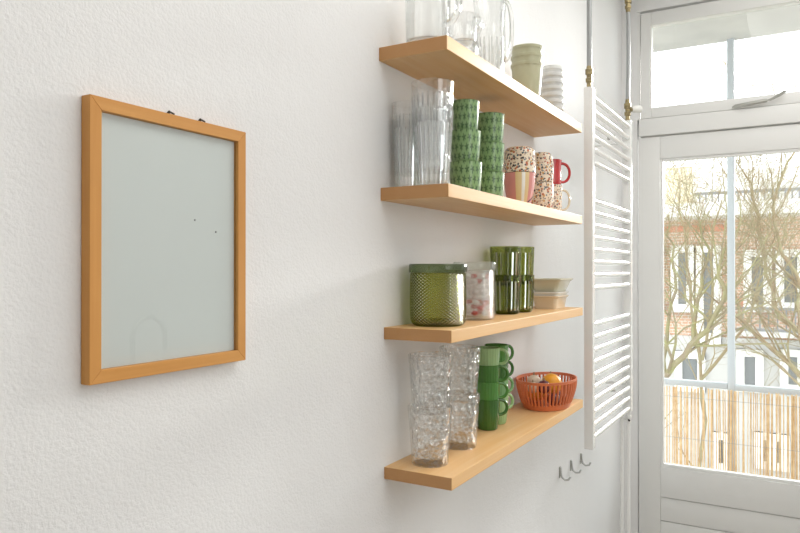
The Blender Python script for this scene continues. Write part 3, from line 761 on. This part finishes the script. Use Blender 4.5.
def fruit(name, lb, cat, dx, dy, z, r, mt, sc=(1, 1, 1), grp=None, tip=0):
    g = MB(); g.ball((0, 0, 0), r, sc, 20, 14)
    t = thing(name, lb, cat, (BX + dx, BY + dy, Z4 + z), grp)
    g.build(name + '_flesh', mt, t)
    if tip: MB().tube([(0, 0, r * sc[2] * .92), (.001, 0, r * sc[2] + .003 + tip)], [.0028, .0012], 6).build('stem', 'dull_steel' if tip == 1 else 'bark_brown', t)
    return t
fruit('orange', 'bright orange fruit in the middle of the basket', 'fruit', -.004, -.016, .068, .031, 'orange_peel')
fruit('orange', 'second orange, low in the basket behind the front slats', 'fruit', .020, .040, .036, .028, 'orange_peel')
fruit('plum', 'dark purple plum at the left side of the basket', 'fruit', -.056, -.010, .066, .0205, 'plum_skin', (1, 1, .95), 'plums', .004)
fruit('plum', 'dark purple plum at the right side of the basket', 'fruit', .050, .004, .070, .021, 'plum_skin', (1.1, 1, .95), 'plums', .004)
fruit('plum', 'dark plum lying low at the front left of the basket', 'fruit', -.030, -.032, .027, .020, 'plum_skin', (1, 1, .95), 'plums', .004)
fruit('plum', 'dark plum low at the front right of the basket, seen through slots', 'fruit', .050, -.010, .0255, .020, 'plum_skin', (1, 1, .95), 'plums', .004)
fruit('garlic_bulb', 'cream garlic bulb at the back of the basket', 'garlic', -.022, .032, .076, .0205, 'garlic_skin', (1, 1, .85), None, .006)
fruit('onion', 'small pale pinkish onion at the far left of the basket', 'onion', -.072, .018, .064, .017, 'garlic_skin', (1, 1, .95), None, .004)
# ------------------------------------------------------------------ towel radiator
RY = .597; rx0, rx1 = 2.25, 2.835
ra = thing('towel_radiator', 'white ladder towel radiator fixed to the wall between shelves and door', 'radiator', (rx0, RY, 0))
zt, zb = .594, -.587
MB().box(0, .032, -.0145, .0145, zb, zt, .003).build('side_tube', 'white_enamel', ra)
MB().box(rx1 - rx0, rx1 - rx0 + .032, -.0145, .0145, zb + .02, zt, .003).build('side_tube', 'white_enamel', ra)
right = [127.2, 138.4, 149, 159.6, 170, 180.4] + [212.5, 222.4, 232.6, 242.6, 252.8, 263, 273.8, 284.5] + [314.6, 325.4, 335.8, 346, 356.3, 366.5, 376.7, 387.2, 397.5, 407.8]
bar0 = None
for py_ in right:
    zc = at(629, RY - .004, py_).z
    if bar0 is None:
        bar0 = MB().tube([(.022, -.003, 0), (rx1 - rx0 + .01, -.003, 0)], .0092, 12).build('heating_bar', 'white_enamel', ra); o = bar0
    else: o = bar0.copy(); C.objects.link(o); o.parent = ra
    o.location.z = zc
for zc in (.50, -.455):
    xc = .41; g = MB(); g.tube([(xc, .008, zc), (xc, .02, zc), (xc, .034, zc)], [.007, .008, .013], 12); br_ = g.build('wall_bracket', 'dull_steel', ra)
    MB().tube([(.57, .0, zc), (.57, WY - RY - .001, zc)], .005, 10).build('bracket_rod', 'white_enamel', ra)
# pipes
def fitting(name, parent, c, h, r):
    x, y, z = c; g = MB()
    pr = [(0, 0), (r * .75, 0), (r * .75, h * .22), (r * 1.05, h * .24), (r * 1.05, h * .40), (r * .8, h * .42), (r * .8, h * .55), (r * 1.15, h * .57), (r * 1.15, h * .80), (r * .85, h * .83), (r * .7, h), (0, h)]
    g.lathe([(a, z + b) for a, b in pr], 6, x, y); g.build(name, 'brass', parent)
lx = .016
pi_ = thing('supply_pipe', 'grey heating pipe with brass fitting rising from the left radiator tube', 'pipe', (rx0 + lx, RY, zt))
fitting('brass_fitting', pi_, (0, 0, 0), .075, .0115)
MB().tube([(0, 0, .07), (0, 0, .55), (.0, .0, 1.40 - zt)], .0085, 12).build('pipe_run', 'pipe_grey', pi_)
pr_ = thing('supply_pipe', 'grey heating pipe with brass valve rising from the right radiator tube', 'pipe', (rx1 + lx, RY, zt))
fitting('brass_valve', pr_, (-.004, 0, .0), .085, .0125)
ztop_ = at(630, RY, 15).z - zt
MB().tube([(-.004, 0, .08), (-.002, 0, .12), (.008, 0, .18), (.010, 0, .26), (.008, 0, ztop_ + .01)], .0080, 12).build('pipe_run', 'pipe_grey', pr_)
fitting('brass_coupling', pr_, (.006, 0, ztop_), .062, .0125)
MB().tube([(.006, 0, ztop_ + .05), (.006, 0, 1.40 - zt)], .0080, 12).build('upper_pipe', 'white_enamel', pr_)
g = MB(); g.tube([(.010, -.004, .045), (.022, -.012, .048)], .008, 12)
g.build('valve_stem', 'brass', pr_)
g = MB(); g.tube([(.020, -.010, .048), (.028, -.018, .050), (.042, -.032, .052), (.05, -.04, .053)], [.010, .0145, .0155, .012], 16); g.build('thermostat_knob', 'knob_plastic', pr_)
dn = thing('return_pipe', 'white heating pipes running down to the floor below the right radiator tube', 'pipe', (rx1 + lx, RY, zb + .02))
MB().tube([(0, 0, 0), (0, 0, -.87)], .0075, 12).build('pipe_run', 'white_enamel', dn)
MB().tube([(.004, .026, .0), (.004, .026, -.87)], .0075, 12).build('second_pipe', 'white_enamel', dn)
fitting('valve', dn, (0, 0, -.06), .055, .011); dn.children[-1].data.materials[0] = MATS['white_enamel']
MB().tube([(-.012, -.004, -.035), (-.020, -.008, -.035)], .004, 10).build('valve_screw', 'dark_metal', dn)
MB().tube([(0, 0, -.03), (.002, .014, -.03), (.004, .026, -.03)], .007, 10).build('pipe_link', 'white_enamel', dn)
# box trunking in the corner
# ------------------------------------------------------------------ wall hooks
for i, (px_, py_, lb) in enumerate(((560.5, 473.5, 'steel wall hook nearest the camera of three under the shelves'), (571.5, 466.5, 'middle steel wall hook of three under the shelves'), (581.5, 459.5, 'steel wall hook nearest the door of three under the shelves'))):
    p = at(px_, WY - .004, py_)
    t = thing('wall_hook', lb, 'hook', (p.x, WY, p.z), 'steel wall hooks')
    MB().box(-.006, .006, -.003, 0, -.016, .024, .001).build('hook_plate', 'dull_steel', t)
    pts = [(0, -.004, .022), (0, -.006, .0), (0, -.009, -.014), (0, -.020, -.021), (0, -.034, -.018), (0, -.040, -.006)]
    MB().tube(pts, [.0034, .0034, .0034, .0036, .0036, .0040], 8).build('hook_arm', 'hook_grey', t)
# ------------------------------------------------------------------ worktop with tap, mirrored in the picture glass
wk = thing('kitchen_counter', 'kitchen counter opposite, its tap mirrored in the picture glass', 'counter', (1.3, -.985, -H))
MB().box(-1.6, 1.3, -.30, .28, .10, .86).build('cabinet', 'white_paint', wk, flat=True)
MB().box(-1.6, 1.3, -.24, .24, 0, .10).build('plinth', 'dark_metal', wk, flat=True)
MB().box(-1.62, 1.32, -.30, .30, .86, .89, .003).build('worktop', 'counter_wood', wk)
tp = thing('kitchen_tap', 'arched steel tap on the counter, a faint arc in the picture glass', 'tap', (1.93, -.93, -H + .89))
zt_ = -.205 + H - .89
pts = [(0, 0, 0), (0, 0, zt_ - .09)] + [(.085 - .085 * math.cos(a), 0, zt_ - .09 + .09 * math.sin(a)) for a in [PI * i / 12 for i in range(13)]] + [(.17, 0, zt_ - .15)]
MB().tube(pts, .011, 12).build('tap_spout', 'steel', tp)
MB().lathe([(0, 0), (.026, 0), (.026, .006), (.018, .012), (.018, .06), (0, .06)], 24).build('tap_base', 'steel', tp)
MB().tube([(0, 0, .045), (0, .05, .06)], .006, 8).build('tap_lever', 'steel', tp)
